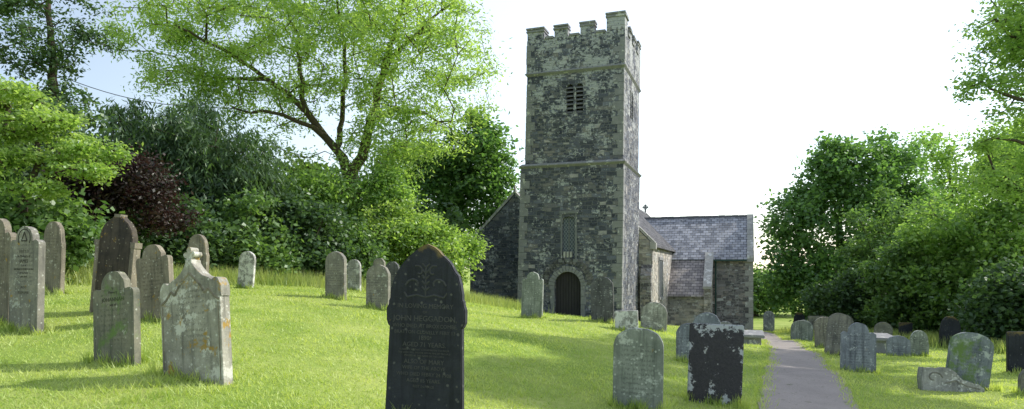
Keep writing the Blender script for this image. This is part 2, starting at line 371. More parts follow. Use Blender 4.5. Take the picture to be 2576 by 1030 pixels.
def string_course(name,z,x0,x1,y0,y1,hh=.16,p=.12):
    bm=bmesh.new(); prof=[(0,-hh),(p,-hh*.2),(p*1.1,0),(0,hh*.7)]
    rs=[]
    for o,dz in prof: rs.append([bm.verts.new(q) for q in ((x0-o,y0-o,z+dz),(x1+o,y0-o,z+dz),(x1+o,y1+o,z+dz),(x0-o,y1+o,z+dz))])
    rs.append([bm.verts.new(q) for q in ((x0+.15,y0+.15,z),(x1-.15,y0+.15,z),(x1-.15,y1-.15,z),(x0+.15,y1-.15,z))])
    rs=[rs[-1]]+rs[:4]+[rs[-1]]
    for a,b in zip(rs[:-1],rs[1:]):
        for i in range(4): bm.faces.new((a[i],a[(i+1)%4],b[(i+1)%4],b[i]))
    return bm_obj(name,bm,M_trim,tower)
string_course('string_course',7.47,-5.02,.03,.14,5.16)
string_course('string_course',12.08,-4.80,.05,.26,5.07,.13,.09)
bm=bmesh.new()
def jb(x0,x1,y0,y1,z0,z1,cap=True):
    j=lambda a:random.uniform(-a,a)
    box(bm,x0,x1,y0,y1,z0,z1)
    if cap:
        z=z1
        for q,(o,hh) in enumerate(((.05,.07),(.0,.07),(.045,.08))):
            box(bm,x0-o+j(.015),x1+o+j(.015),y0-o+j(.015),y1+o+j(.015),z+.001,z+hh,1); z+=hh
xs=[(-4.78,-3.93,1),(-3.38,-2.70,0),(-2.07,-1.38,0),(-.78,.10,2)]
T=.42
Y0,Y1=.24,5.10
for x0,x1,k_ in xs:
    zt=14.15 if k_!=2 else 14.42
    if k_==1: jb(x0,x1,Y0,Y0+.8,13.74,zt)
    elif k_==2: jb(x0,x1,Y0,Y0+.8,13.74,zt)
    else: jb(x0,x1,Y0,Y0+T,13.74,zt)
    if k_: jb(x0,x1,Y1-.8,Y1,13.74,zt-.1)
    else: jb(x0,x1,Y1-T,Y1,13.74,zt)
for y0,y1 in ((1.65,2.25),(2.95,3.6)):
    jb(.10-T,.10,y0,y1,13.74,14.15); jb(-4.78,-4.78+T,y0,y1,13.74,14.15)
for a,b in ((-3.93,-3.38),(-2.70,-2.07),(-1.38,-.78)):
    for yy in (Y0,Y1-T): box(bm,a+.06,b-.06,yy-.05,yy+T+.04,13.752,13.86,1)
for a,b in ((1.04,1.65),(2.25,2.95),(3.6,4.3)):
    for xx in (.10-T,-4.78): box(bm,xx-.04,xx+T+.05,a+.06,b-.06,13.752,13.86,1)
bat=bm_obj('battlement',bm,[M_tower,M_trim],tower)
bm=bmesh.new(); poly_prism(bm,arch_pts(DX,.655,-.3,1.55,1.02,16),'y',.24,.30)
door=bm_obj('door',bm,M_door,tower); door["label"]="dark planked oak door in a round arch"
def ringarch(name,cx,zs,r0,r1,y0,y1,legs,mat,n=15,pt=1.02,parent=tower):
    bm=bmesh.new()
    for i in range(n):
        a0=math.pi*i/n+.012; a1=math.pi*(i+1)/n-.012; rr=r1+random.uniform(-.05,.05); yy=y0+random.uniform(-.012,.012)
        pts=[(cx+r0*math.cos(a0),zs+r0*pt*math.sin(a0)),(cx+rr*math.cos(a0),zs+rr*pt*math.sin(a0)),(cx+rr*math.cos(a1),zs+rr*pt*math.sin(a1)),(cx+r0*math.cos(a1),zs+r0*pt*math.sin(a1))]
        poly_prism(bm,pts,'y',yy,y1)
    if legs:
        z=legs
        while z<zs-.05:
            hh=min(random.uniform(.25,.4),zs-z)
            for sg in (-1,1):
                w=random.uniform(.16,.26); box(bm,*sorted((cx+sg*r0,cx+sg*(r0+w))),y0+random.uniform(-.01,.01),y1,z,z+hh-.015)
            z+=hh
    return bm_obj(name,bm,mat,parent)
ringarch('door_arch',DX,1.55,.662,.93,.0,.2,.02,M_trim)
ringarch('relieving_arch',DX,1.62,1.0,1.28,.018,.2,0,M_arch,19,1.0)
bm=bmesh.new()
for q in (-.16,.0,.16): box(bm,DX+q-.05,DX+q+.05,.03,.2,2.92,3.2)
bm_obj('sill_supports',bm,M_cope,tower)
bm=bmesh.new()
box(bm,-3.02,-2.935,.06,.4,2.85,5.05); box(bm,-2.305,-2.2,.06,.4,2.85,5.05); box(bm,-3.08,-2.15,.045,.4,5.052,5.2); box(bm,-3.1,-2.13,.02,.4,2.68,2.848)
poly_prism(bm,arch_pts(-2.62,.312,2.9,4.75,.5),'y',.22,.25,1)
box(bm,-2.64,-2.6,.17,.219,2.9,4.95)
o=bm_obj('west_window',bm,[M_frame,M_glass],tower); o["label"]="narrow leaded lattice window in granite frame"
def louvres(name,ax):
    bm=bmesh.new()
    cs=(-2.60,-2.12) if ax=='y' else (2.35,2.85)
    w_=.178 if ax=='y' else .188
    for c in cs:
        for i in range(7):
            z=9.98+i*.2
            if ax=='y':
                vs=[(c-w_,.28,z),(c+w_,.28,z),(c+w_,.45,z+.12),(c-w_,.45,z+.12)]
            else:
                vs=[(.0,c-w_,z),(.0,c+w_,z),(-.16,c+w_,z+.12),(-.16,c-w_,z+.12)]
            vs2=[(p[0],p[1],p[2]+.045) for p in vs]
            A=[bm.verts.new(p) for p in vs];B=[bm.verts.new(p) for p in vs2]
            bm.faces.new(A);bm.faces.new(B[::-1])
            for q in range(4): bm.faces.new((A[q],B[q],B[(q+1)%4],A[(q+1)%4]))
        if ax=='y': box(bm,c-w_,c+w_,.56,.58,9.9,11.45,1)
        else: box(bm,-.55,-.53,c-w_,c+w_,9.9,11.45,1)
    o=bm_obj(name,bm,[M_louv,M_dark],tower); o["label"]="two light belfry opening with slate louvres"
louvres('belfry_louvre','y'); louvres('belfry_louvre','x')
for nm_,xa,ya,sx_,sy_ in (('quoins',0,0,-1,1),('quoins',-5.3,0,1,1)):
    bm=bmesh.new(); z=.5; i=0
    while z<13.3:
        hh=random.uniform(.26,.42)
        if not (7.2<z+hh and z<7.7) and not (11.8<z+hh and z<12.3):
            zm=z
            row=[l for l in lv if l[0]<=zm][-1]; nxt=[l for l in lv if l[0]>zm][0]; f=(zm-row[0])/(nxt[0]-row[0]); e=[row[q]*(1-f)+nxt[q]*f for q in range(5)]
            xe=e[2] if sx_<0 else e[1]; ye=e[3]; a,b_=(.5,.28) if i%2 else (.28,.5); a*=random.uniform(.8,1.1)
            x0_,x1_=sorted((xe-sx_*.012,xe+sx_*a)); box(bm,x0_,x1_,ye-.012,ye+b_,z,z+hh-.02)
        z+=hh;i+=1
    bm_obj(nm_,bm,M_trim,tower)

def gable_body(name,x0,x1,y0,y1,ze,zr,along,mat=M_wall,parent=church):
    bm=bmesh.new()
    if along=='y': poly_prism(bm,[(x0,ZB-1.5),(x1,ZB-1.5),(x1,ze),((x0+x1)/2,zr),(x0,ze)],'y',y0,y1)
    else: poly_prism(bm,[(y0,ZB-1.5),(y1,ZB-1.5),(y1,ze),((y0+y1)/2,zr),(y0,ze)],'x',x0,x1)
    return bm_obj(name,bm,mat,parent)
def gable_roof(name,x0,x1,y0,y1,ze,zr,along,parent,ov=.22,th=.09):
    bm=bmesh.new()
    a0,a1=(x0,x1) if along=='y' else (y0,y1)
    b0,b1=(y0,y1) if along=='y' else (x0,x1)
    mid=(a0+a1)/2; sl=(zr-ze)/(mid-a0)
    pts=[(a0-ov,ze-ov*sl+.02),(mid,zr+.02),(a1+ov,ze-ov*sl+.02),(a1+ov,ze-ov*sl+.02+th),(mid,zr+.02+th*1.3),(a0-ov,ze-ov*sl+.02+th)]
    poly_prism(bm,pts,along,b0,b1)
    q=b0
    while q<b1-.05:
        e=min(q+.45,b1); dz=random.uniform(-.012,.012)
        poly_prism(bm,[(mid-.13,zr+th*1.3-.09+dz),(mid+.13,zr+th*1.3-.09+dz),(mid+.05,zr+th*1.3+.08+dz),(mid-.05,zr+th*1.3+.08+dz)],along,q,e-.01,1); q=e
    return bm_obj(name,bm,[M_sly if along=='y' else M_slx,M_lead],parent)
def coping(name,a0,a1,ze,zr,along,b0,b1,parent):
    bm=bmesh.new(); mid=(a0+a1)/2; sl=(zr-ze)/(mid-a0); ov=.15
    for sg,ae in ((1,a0),(-1,a1)):
        nst=8
        for i in range(nst):
            f0=i/nst; f1=(i+1)/nst-.01
            pa=ae-sg*ov+(mid-ae+sg*ov)*f0; pb=ae-sg*ov+(mid-ae+sg*ov)*f1
            za=ze-ov*sl+(zr-ze+ov*sl)*f0; zb=ze-ov*sl+(zr-ze+ov*sl)*f1; e=random.uniform(0,.015)
            poly_prism(bm,[(pa,za+.05),(pb,zb+.05),(pb,zb+.24+e),(pa,za+.24+e)],along,b0-e,b1+e)
        box_=[(ae-sg*.2,ze-.3),(ae+sg*.12,ze-.3),(ae+sg*.12,ze+.12),(ae-sg*.2,ze+.04)]
        poly_prism(bm,box_,along,b0-.02,b1+.02)
    return bm_obj(name,bm,M_cope,parent)
def window(name,c,w,z0,z1,plane,ax,parent,lights=2,out=-1):
    bm=bmesh.new()
    s=out
    def slab(pts,d0,d1,mi): poly_prism(bm,pts,ax,plane+s*d0,plane+s*d1,mi)
    slab([(c-w,z0),(c+w,z0),(c+w,z1),(c-w,z1)],-.05,.012,1)
    slab([(c-w-.14,z0-.14),(c+w+.14,z0-.14),(c+w+.14,z0),(c-w-.14,z0)],-.05,.07,0)
    slab([(c-w-.14,z1),(c+w+.14,z1),(c+w+.14,z1+.16),(c-w-.14,z1+.16)],-.05,.06,0)
    for a in (-w-.14,w): slab([(c+a,z0+.001),(c+a+.14,z0+.001),(c+a+.14,z1-.001),(c+a,z1-.001)],-.05,.05,0)
    for i in range(1,lights):
        q=c-w+2*w*i/lights; slab([(q-.04,z0+.001),(q+.04,z0+.001),(q+.04,z1-.001),(q-.04,z1-.001)],-.05,.045,0)
    return bm_obj(name,bm,[M_trim,M_glass],parent)
NVx0,NVx1=-6.0,.72; NZe,NZr=3.75,7.1
nave=gable_body('nave',NVx0,NVx1,5.33,26.7,NZe,NZr,'y',M_pale); nave["label"]="nave walls of pale rubble stone"
gable_roof('nave_roof',NVx0,NVx1,5.62,26.4,NZe,NZr,'y',nave)
coping('nave_coping',NVx0,NVx1,NZe,NZr,'y',5.30,5.60,nave); coping('nave_coping',NVx0,NVx1,NZe,NZr,'y',26.42,26.74,nave)
window('nave_window',9.0,.8,.7,2.9,.72,'x',nave,3,1)
bm=bmesh.new(); mx=(NVx0+NVx1)/2
box(bm,mx-.07,mx+.07,26.5,26.64,NZr+.2,NZr+.9)
box(bm,mx-.26,mx+.26,26.52,26.62,NZr+.58,NZr+.71)
for i in range(12):
    a0=2*math.pi*i/12;a1=2*math.pi*(i+1)/12
    P=lambda r,a:(mx+r*math.cos(a),NZr+.645+r*math.sin(a))
    poly_prism(bm,[P(.15,a0),P(.2,a0),P(.2,a1),P(.15,a1)],'y',26.53,26.61)
bm_obj('gable_cross',bm,M_trim,nave)
AX0,AX1=-9.72,-4.2
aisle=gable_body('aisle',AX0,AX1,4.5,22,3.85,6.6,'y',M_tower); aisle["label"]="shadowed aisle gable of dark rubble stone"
gable_roof('aisle_roof',AX0,AX1,4.8,21.8,3.85,6.6,'y',aisle); coping('aisle_coping',AX0,AX1,3.85,6.6,'y',4.46,4.78,aisle)
window('aisle_window',-6.0,.38,2.3,4.2,4.5,'y',aisle,2,-1)
bm=bmesh.new(); m2=(AX0+AX1)/2; poly_prism(bm,[(m2-.09,6.75),(m2+.09,6.75),(m2+.03,7.15),(m2-.03,7.15)],'y',4.5,4.68); bm_obj('gable_stub',bm,M_cope,aisle)
TY0,TY1=15.6,21.8; TXE=6.0; TZe,TZr=3.15,6.05
tr=gable_body('transept',-1.0,TXE,TY0,TY1,TZe,TZr,'x'); tr["label"]="transept of patchy rubble stone with slate roof"
gable_roof('transept_roof',-2.6,TXE-.34,TY0,TY1,TZe,TZr,'x',tr)
coping('transept_coping',TY0,TY1,TZe,TZr,'x',TXE-.36,TXE+.05,tr)
bm=bmesh.new()
z=ZB;i=0
while z<TZe-.3:
    hh=random.uniform(.28,.4); a=.5 if i%2 else .28
    box(bm,TXE-a,TXE+.015,TY0-.018,TY0+(.28 if i%2 else .5),z,z+hh-.02); z+=hh;i+=1
bm_obj('quoins',bm,M_cope,tr)
LX1=3.0; LY0=TY0-2.5
bm=bmesh.new(); poly_prism(bm,[(LY0,ZB-1.5),(TY0-.003,ZB-1.5),(TY0-.003,3.0),(LY0,.72)],'x',.725,LX1)
lean=bm_obj('lean_to',bm,M_pale,church); lean["label"]="low lean-to with slate roof in the angle of nave and transept"
bm=bmesh.new(); sl=(3.0-.72)/2.5
poly_prism(bm,[(LY0-.2,.72-.2*sl+.02),(TY0-.004,3.02),(TY0-.004,3.12),(LY0-.2,.72-.2*sl+.11)],'x',.73,LX1-.01)
bm_obj('lean_to_roof',bm,M_slw,lean)
bm=bmesh.new(); poly_prism(bm,[(LY0-.25,ZB-1.5),(TY0-.004,ZB-1.5),(TY0-.004,3.35),(LY0-.25,1.15)],'x',LX1,LX1+.42)
poly_prism(bm,[(LY0-.32,1.09),(TY0-.005,3.36),(TY0-.005,3.52),(LY0-.32,1.25)],'x',LX1-.06,LX1+.48,1)
bm_obj('parapet',bm,[M_pale,M_cope],lean)
M_pipe=simple('painted_iron',(.03,.07,.06),.5)
bm=bmesh.new(); 
pts=[(LX1+.62+.05*math.cos(a),TY0-.1+.05*math.sin(a)) for a in np.linspace(0,2*math.pi,9)[:-1]]
poly_prism(bm,pts,'z',ZB,TZe-.15); box(bm,LX1+.5,TXE-.4,TY0-.34,TY0-.22,TZe-.25,TZe-.15)
bm_obj('downpipe',bm,M_pipe,tr)
bm=bmesh.new(); poly_prism(bm,[(4.9,ZB-1),(5.33,ZB-1),(5.33,2.6),(4.9,2.0)],'x',.12,.7); bm_obj('buttress',bm,M_wall,nave)

# ------------------------------------------------------------ headstones
MS={
'grey':headstone_mat('stone_grey',(.20,.195,.175),(.31,.29,.235),.60,(.48,.49,.43)),
'brown':headstone_mat('stone_brown',(.20,.18,.14),(.31,.27,.20),.61,(.46,.44,.37),.63),
'greygreen':headstone_mat('stone_greygreen',(.17,.18,.14),(.28,.26,.19),.60,(.5,.51,.43),.66,green=.56),
'greenish':headstone_mat('stone_greenish',(.21,.24,.21),(.34,.36,.32),.57,(.56,.58,.53),.68,green=.62),
'orange':headstone_mat('stone_orange',(.30,.285,.235),(.44,.42,.35),.55,(.62,.61,.54),.565),
'darkorange':headstone_mat('stone_darkorange',(.05,.045,.04),(.11,.09,.065),.66,(.3,.28,.2),.60,rows=False),
'white':headstone_mat('stone_white',(.30,.29,.27),(.5,.49,.45),.50,(.75,.74,.7),.66),
'pale':headstone_mat('stone_pale',(.28,.28,.26),(.44,.43,.39),.54,(.64,.64,.6),.66),
'slate':headstone_mat('stone_slate',(.08,.083,.086),(.15,.15,.15),.62,(.42,.44,.4),.7),
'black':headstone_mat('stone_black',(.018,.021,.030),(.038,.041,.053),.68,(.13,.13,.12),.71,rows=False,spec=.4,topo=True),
'bluish':headstone_mat('stone_bluish',(.21,.23,.26),(.33,.35,.37),.56,(.56,.58,.57),.68),
'bluegreen':headstone_mat('stone_bluegreen',(.18,.21,.23),(.30,.33,.34),.57,(.46,.5,.45),.68,green=.53),
}
M_carve=simple('carved_slate',(.06,.062,.066),.8,.2,.4,40)
def patch_mat():
    s=NT('stone_limed'); tc=s.n('ShaderNodeTexCoord').outputs['Object']; sp=s.n('ShaderNodeSeparateXYZ',{0:tc})
    n=s.noise(tc,5,10,.75).outputs[0]; n2=s.noise(tc,40,4,.7).outputs[0]
    edge=s.math('MAXIMUM',s.math('ABSOLUTE',s.math('DIVIDE',sp.outputs[0],.33)),s.math('MAXIMUM',s.math('ADD',1.12,s.math('MULTIPLY',sp.outputs[2],1.9)),s.math('SUBTRACT',s.math('MULTIPLY',sp.outputs[2],-1.3),.3)))
    v=s.math('ADD',s.math('MULTIPLY',edge,.33),s.math('MULTIPLY',n,.9))
    col=s.mix(s.step(v,.785,.80),s.mix(n2,(.022,.022,.028),(.085,.08,.085)),s.mix(n2,(.32,.34,.37),(.54,.55,.57)))
    col=s.mix(s.step(s.noise(tc,11,8,.7).outputs[0],.61,.64),col,(.45,.45,.45))
    return s.finish(col,.85,s.math('ADD',n,n2),.5,.012,.25)
MS['patch']=patch_mat()
def outline(kind,w,h):
    a=w/2; P=[]
    arc=lambda cx,cz,rx,rz,a0,a1,n=9:[(cx+rx*math.cos(math.radians(a0+(a1-a0)*i/n)),cz+rz*math.sin(math.radians(a0+(a1-a0)*i/n))) for i in range(n+1)]
    if kind=='round':
        P=[(-a,-h),(a,-h)]+arc(0,-a*.92,a,a*.92,0,180,16)
    elif kind=='broad':
        P=[(-a,-h),(a,-h),(a,-a*.72)]+arc(0,-a*.62,a*.97,a*.62,8,172,16)+[(-a,-a*.72)]
    elif kind=='flat':
        P=[(-a*.98,-h),(a*.98,-h),(a,-.01),(a-.02,0),(-a+.03,-.004),(-a,-.02)]
    elif kind=='shoulder':
        r=a*.58; s=a*.21
        z1=-r*.95-.01
        P=[(-a,-h),(a,-h),(a,z1-s*1.1)]+arc(a-s,z1-s*1.1,s,s*1.0,0,120,5)+[(r*1.02,z1-s*.35)]+arc(0,-r*1.0,r,r,-4,184,14)+[(-r*1.02,z1-s*.35)]+arc(-a+s,z1-s*1.1,s,s,60,180,5)
    elif kind=='gothic':
        hh=a*1.35
        P=[(-a,-h),(a,-h),(a,-hh-.06),(a*.93,-hh)]
        for i in range(1,9): f=i/8; P.append((a*.93*math.cos(f*math.pi/2)**.8 if i<8 else 0,-hh+hh*math.sin(f*math.pi/2)**1.05))
        L_=[(-x,z) for x,z in P[2:-1]][::-1]; P=P+L_
    elif kind=='main':
        s=-.56
        right=[(a*1.1,-h),(a*1.03,-h+.35),(a*.965,s-.16),(a*1.0,s-.15),(a*1.05,s-.11),(a*1.05,s+.0),(a*1.0,s+.03),(a*.99,s+.07),(a*.965,s+.09)]
        for i in range(1,15):
            f=i/14; right.append((a*.965*(1-f**1.75)**.80,s+.09+(-s-.09)*f**.86))
        right[-1]=(0,0)
        P=right+[(-x,z) for x,z in right[:-1]][::-1]
        P=P[-1:]+P[:-1]
    elif kind=='pediment':
        right=[(a*1.05,-h),(a*1.0,-.72),(a*.96,-.5),(a*.94,-.38)]
        for i in range(1,9): f=i/8; right.append((a*.94*(1-f**1.9)**.8 if i<8 else .05,-.38+.38*f**.85))
        right[-1]=(.05,-.0)
        P=right+[(-x,z) for x,z in right][::-1]
        P=P[-1:]+P[:-1]
    elif kind=='ogee':
        right=[(a*1.0,-h),(a*1.0,-.36)]+arc(a*.84,-.36,a*.2,.16,-10,120,7)+[(a*.62,-.2),(a*.45,-.17),(a*.3,-.125),(a*.17,-.07),(a*.11,-.03),(.04,0)]
        P=right+[(-x,z) for x,z in right][::-1]
        P=P[-1:]+P[:-1]
    return P
M_letter=simple('worn_lettering_light',(.088,.088,.086),.8,.2,.5,25)
M_lead2=simple('worn_lettering_dark',(.06,.055,.045),.8,.2,.4,60)
def inscription(lines,mat,parent,ydepth,name='inscription',ext=.0008):
    bm=bmesh.new()
    for txt,size,z,sx in lines:
        cu=bpy.data.curves.new('t','FONT'); cu.body=txt; cu.size=size; cu.align_x='CENTER'; cu.extrude=ext; cu.resolution_u=2
        o=bpy.data.objects.new('t',cu); link(o); bpy.context.view_layer.update()
        me=bpy.data.meshes.new_from_object(o.evaluated_get(bpy.context.evaluated_depsgraph_get()))
        me.transform(Matrix.Translation((0,ydepth,z))@Matrix.Rotation(math.pi/2,4,'X')@Matrix.Diagonal((sx,1,1,1)))
        bm.from_mesh(me); bpy.data.objects.remove(o); bpy.data.curves.remove(cu); bpy.data.meshes.remove(me)
    me=bpy.data.meshes.new(name); bm.to_mesh(me); bm.free(); me.materials.append(mat)
    return obj(name,me,parent)
def tube2d(bm,pts,r,y):
    for (x0,z0),(x1,z1) in zip(pts,pts[1:]):
        d=Vector((x1-x0,z1-z0)); 
        if d.length<1e-5: continue
        d.normalize(); nn=Vector((-d.y,d.x))*r
        q=[(x0+nn.x,z0+nn.y),(x0-nn.x,z0-nn.y),(x1-nn.x,z1-nn.y),(x1+nn.x,z1+nn.y)]
        B=[bm.verts.new((p[0],y,p[1])) for p in q]; T_=[bm.verts.new((.5*(p[0]+(x0 if i<2 else x1)),y-.005,.5*(p[1]+(z0 if i<2 else z1)))) for i,p in enumerate(q)]
        bm.faces.new(T_)
        for i in range(4): bm.faces.new((B[i],T_[i],T_[(i+1)%4],B[(i+1)%4]))
stones=[]
for (x,y,w,zt,zb,th,kind,yaw,ls,lb,mk,label) in HS:
    g=h1(x,y); hh=zt-min(g,zb)+.25
    P=outline(kind,w,hh)
    bm=bmesh.new(); poly_prism(bm,P,'y',-th/2,th/2)
    bmesh.ops.recalc_face_normals(bm,faces=bm.faces[:])
    ed=[e for e in bm.edges if len(e.link_faces)==2 and e.calc_face_angle(0)>1.2]
    bmesh.ops.bevel(bm,geom=ed,offset=.009,segments=2,affect='EDGES',clamp_overlap=True)
    for v in bm.verts:
        n_=math.sin(v.co.x*41+v.co.z*37+x*9)*math.cos(v.co.z*53+y*7)
        v.co.x+=.005*n_; v.co.z+=.005*n_
    o=bm_obj('headstone',bm,MS[mk],None,(x,y,zt))
    yawr=random.uniform(-4,4)+yaw if abs(x)>1 else yaw
    o.rotation_euler=(math.radians(-lb),math.radians(ls),TH+math.radians(yawr))
    meta(o,label,'gravestone',group='weathered churchyard headstones')
    stones.append((o,x,y,g,w,kind,mk,th))
    if kind=='main':
        d=-th/2-.0015
        L_=[("IN LOVING MEMORY",.056,-.555,1.0),("OF",.034,-.60,1),("JOHN HEGGADON,",.068,-.667,1.0),("WHO DIED AT BROXCOMBE,",.046,-.724,1.0),("BRATTON CLOVELLY FEBY 13",.043,-.777,1.0),("1890.",.054,-.828,1),("AGED 71 YEARS.",.056,-.888,1),
        ("BLESSED IS HE THAT CONSIDERETH THE POOR",.022,-.922,1),("THE LORD WILL DELIVER HIM IN TIME OF TROUBLE",.021,-.948,1),("PRAISED BE THE NAME OF THE LORD",.022,-.974,1),
        ("ALSO OF MARY",.054,-1.035,1),("WIFE OF THE ABOVE",.043,-1.085,1),("WHO DIED FEBRY 24 1908",.044,-1.14,1),("AGED 85 YEARS.",.044,-1.195,1),("REST IN PEACE",.03,-1.24,1)]
        inscription(L_,M_letter,o,d)
        bm=bmesh.new()
        for sg in (-1,1):
            sp_=[(sg*(.10+ (.09-.012*i)*math.cos(.55*i)),-.36+(.08-.010*i)*math.sin(.55*i)) for i in range(7)]
            tube2d(bm,sp_,.009,-th/2)
            sp_=[(sg*(.07+(.06-.008*i)*math.cos(.7*i+1)),-.24+(.06-.008*i)*math.sin(.7*i+1)) for i in range(7)]
            tube2d(bm,sp_,.008,-th/2)
            tube2d(bm,[(0,-.46),(sg*.08,-.44),(sg*.17,-.46),(sg*.2,-.42)],.008,-th/2)
        tube2d(bm,[(0,-.46),(0,-.20)],.008,-th/2)
        for i in range(5): tube2d(bm,[(0,-.40+.05*i),(.035,-.37+.05*i)],.008,-th/2); tube2d(bm,[(0,-.40+.05*i),(-.035,-.37+.05*i)],.008,-th/2)
        bm_obj('carved_ornament',bm,M_carve,o)
    if kind=='ogee':
        bm=bmesh.new()
        c=.05
        box(bm,-.032,.032,-.05,.05,-.03,c)
        for cxx,czz,r in ((-.046,c,.028),(.046,c,.028),(0,c+.045,.03),(0,c,.036)):
            pts=[(cxx+r*math.cos(a),czz+r*math.sin(a)) for a in np.linspace(0,2*math.pi,13)[:-1]]
            poly_prism(bm,pts,'y',-.045-r*.1,.045+r*.1)
        bm_obj('carved_cross',bm,MS[mk],o)
        bm=bmesh.new(); a=w/2
        for sg in (-1,1):
            tube2d(bm,[(sg*a*.97,-.42),(sg*a*.8,-.38),(sg*a*.62,-.30),(sg*a*.5,-.34),(sg*a*.38,-.27),(sg*a*.2,-.20),(0,-.13)],.014,-th/2)
            tube2d(bm,[(sg*a*.93,-.44),(sg*a*.93,-hh+.2)],.007,-th/2)
        bm_obj('carved_border',bm,MS['brown'],o)
    if kind=='pediment':
        bm=bmesh.new(); box(bm,-.055,.055,-.075,.075,-.03,.02)
        bm_obj('cap_block',bm,MS['brown'],o)
        for sg in (-1,1):
            bm=bmesh.new()
            box(bm,*sorted((sg*(w/2-.03),sg*(w/2+.05))),-.085,.085,-.5,-.41); box(bm,*sorted((sg*(w/2-.03),sg*(w/2+.035))),-.075,.075,-hh,-.5)
            bm_obj('shoulder_block',bm,MS['brown'],o)
    if 'carved round top' in label:
        bm=bmesh.new()
        tube2d(bm,[(.13*math.cos(a),-.17+.13*math.sin(a)) for a in np.linspace(-.5,math.pi+.5,12)],.008,-th/2)
        tube2d(bm,[(-.06,-.2),(0,-.08),(.06,-.2)],.012,-th/2); tube2d(bm,[(-.06,-.2),(.06,-.2)],.01,-th/2)
        bm_obj('carved_ornament',bm,M_lead2,o)
        inscription([("ERECTED",.05,-.36,1),("In Memory of",.05,-.425,1),("JAMES",.07,-.50,1),("Son of",.04,-.55,1),("RICHARD & REBECCA HILL",.036,-.60,1),("of this Parish",.036,-.65,1),("who died",.036,-.70,1),("ALSO",.05,-.85,1),("ELLEN JANE",.045,-.92,1)],M_lead2,o,-th/2-.001)
    if 'leaning back' in label:
        inscription([("In",.04,-.20,1),("Memory",.04,-.245,1),("JOHANNAH",.062,-.33,1),("wife of",.034,-.38,1)],M_lead2,o,-th/2-.001)
def chest_tomb(x,y,l,w,h,label):
    g=h1(x,y); e=empty('chest_tomb',(x,y,g),TH); meta(e,label,'tomb')
    bm=bmesh.new(); box(bm,-w/2,w/2,-l/2,l/2,-.3,h-.1); box(bm,-w/2-.03,w/2+.03,-l/2-.03,l/2+.03,-.3,.06); bm_obj('tomb_base',bm,M_trim,e)
    bm=bmesh.new(); fs=box(bm,-w/2-.1,w/2+.1,-l/2-.1,l/2+.1,h-.098,h); bmesh.ops.bevel(bm,geom=bm.edges[:],offset=.02,segments=2,affect='EDGES'); bm_obj('slab',bm,M_trim,e)
chest_tomb(7.75,21.5,1.7,.75,.42,'low stone chest tomb with overhanging slab beside the path')
chest_tomb(11.3,20.3,1.6,.7,.45,'grey chest tomb among headstones')
chest_tomb(12.8,26.2,1.7,.8,.5,'mossy chest tomb beneath the hedge')
g=h1(6.92,10.4); bm=bmesh.new()
P=[(-.42,-.3),(.46,-.3),(.44,.05),(.36,.12),(.25,.13),(.13,.17),(.08,.27),(0,.34),(-.10,.37),(-.2,.33),(-.27,.36),(-.36,.33),(-.41,.37),(-.44,.2)]
poly_prism(bm,P,'y',-.1,.1); bmesh.ops.bevel(bm,geom=bm.edges[:],offset=.012,segments=2,affect='EDGES')
o=bm_obj('fallen_headstone',bm,MS['pale'],None,(6.95,10.4,g)); o.rotation_euler=(math.radians(-8),0,TH+.1); meta(o,'broken carved scroll headstone sunk in the grass','gravestone')
bm=bmesh.new()
tube2d(bm,[(-.25+.12*(1-.08*i)*math.cos(.6*i),.2+.10*(1-.08*i)*math.sin(.6*i)) for i in range(9)],.012,-.1)
tube2d(bm,[(-.1,.12),(.05,.16),(.2,.08),(.38,.04)],.012,-.1)
bm_obj('carved_scroll',bm,MS['grey'],o)

# ------------------------------------------------------------ vegetation
def tubes(nodes,par,rad,sides=6):
    nodes=np.array(nodes); par=np.array(par); rad=np.array(rad)
    idx=np.where(par>=0)[0]
    p1=nodes[idx]; p0=nodes[par[idx]]; r1=rad[idx]; r0=np.minimum(rad[par[idx]],r1*1.6)
    d=p1-p0; L=np.linalg.norm(d,axis=1)+1e-6; d/=L[:,None]
    up=np.where(np.abs(d[:,2:3])>.9,[[1.,0,0]],[[0,0,1.]]); a=np.cross(d,up); a/=np.linalg.norm(a,axis=1)[:,None]; b=np.cross(d,a)
    ang=np.linspace(0,2*np.pi,sides+1)[:-1]
    ca=np.cos(ang)[None,:,None]; sa=np.sin(ang)[None,:,None]
    off=a[:,None,:]*ca+b[:,None,:]*sa
    v0=(p0-d*0.3*r0[:,None])[:,None,:]+off*r0[:,None,None]; v1=(p1+d*.3*r1[:,None])[:,None,:]+off*r1[:,None,None]
    V=np.concatenate([v0,v1],1).reshape(-1,3); m=len(idx); base=(np.arange(m)*2*sides)[:,None]; q=np.arange(sides)[None,:]
    F=np.stack([base+q,base+(q+1)%sides,base+sides+(q+1)%sides,base+sides+q],-1).reshape(-1,4)
    return V,F
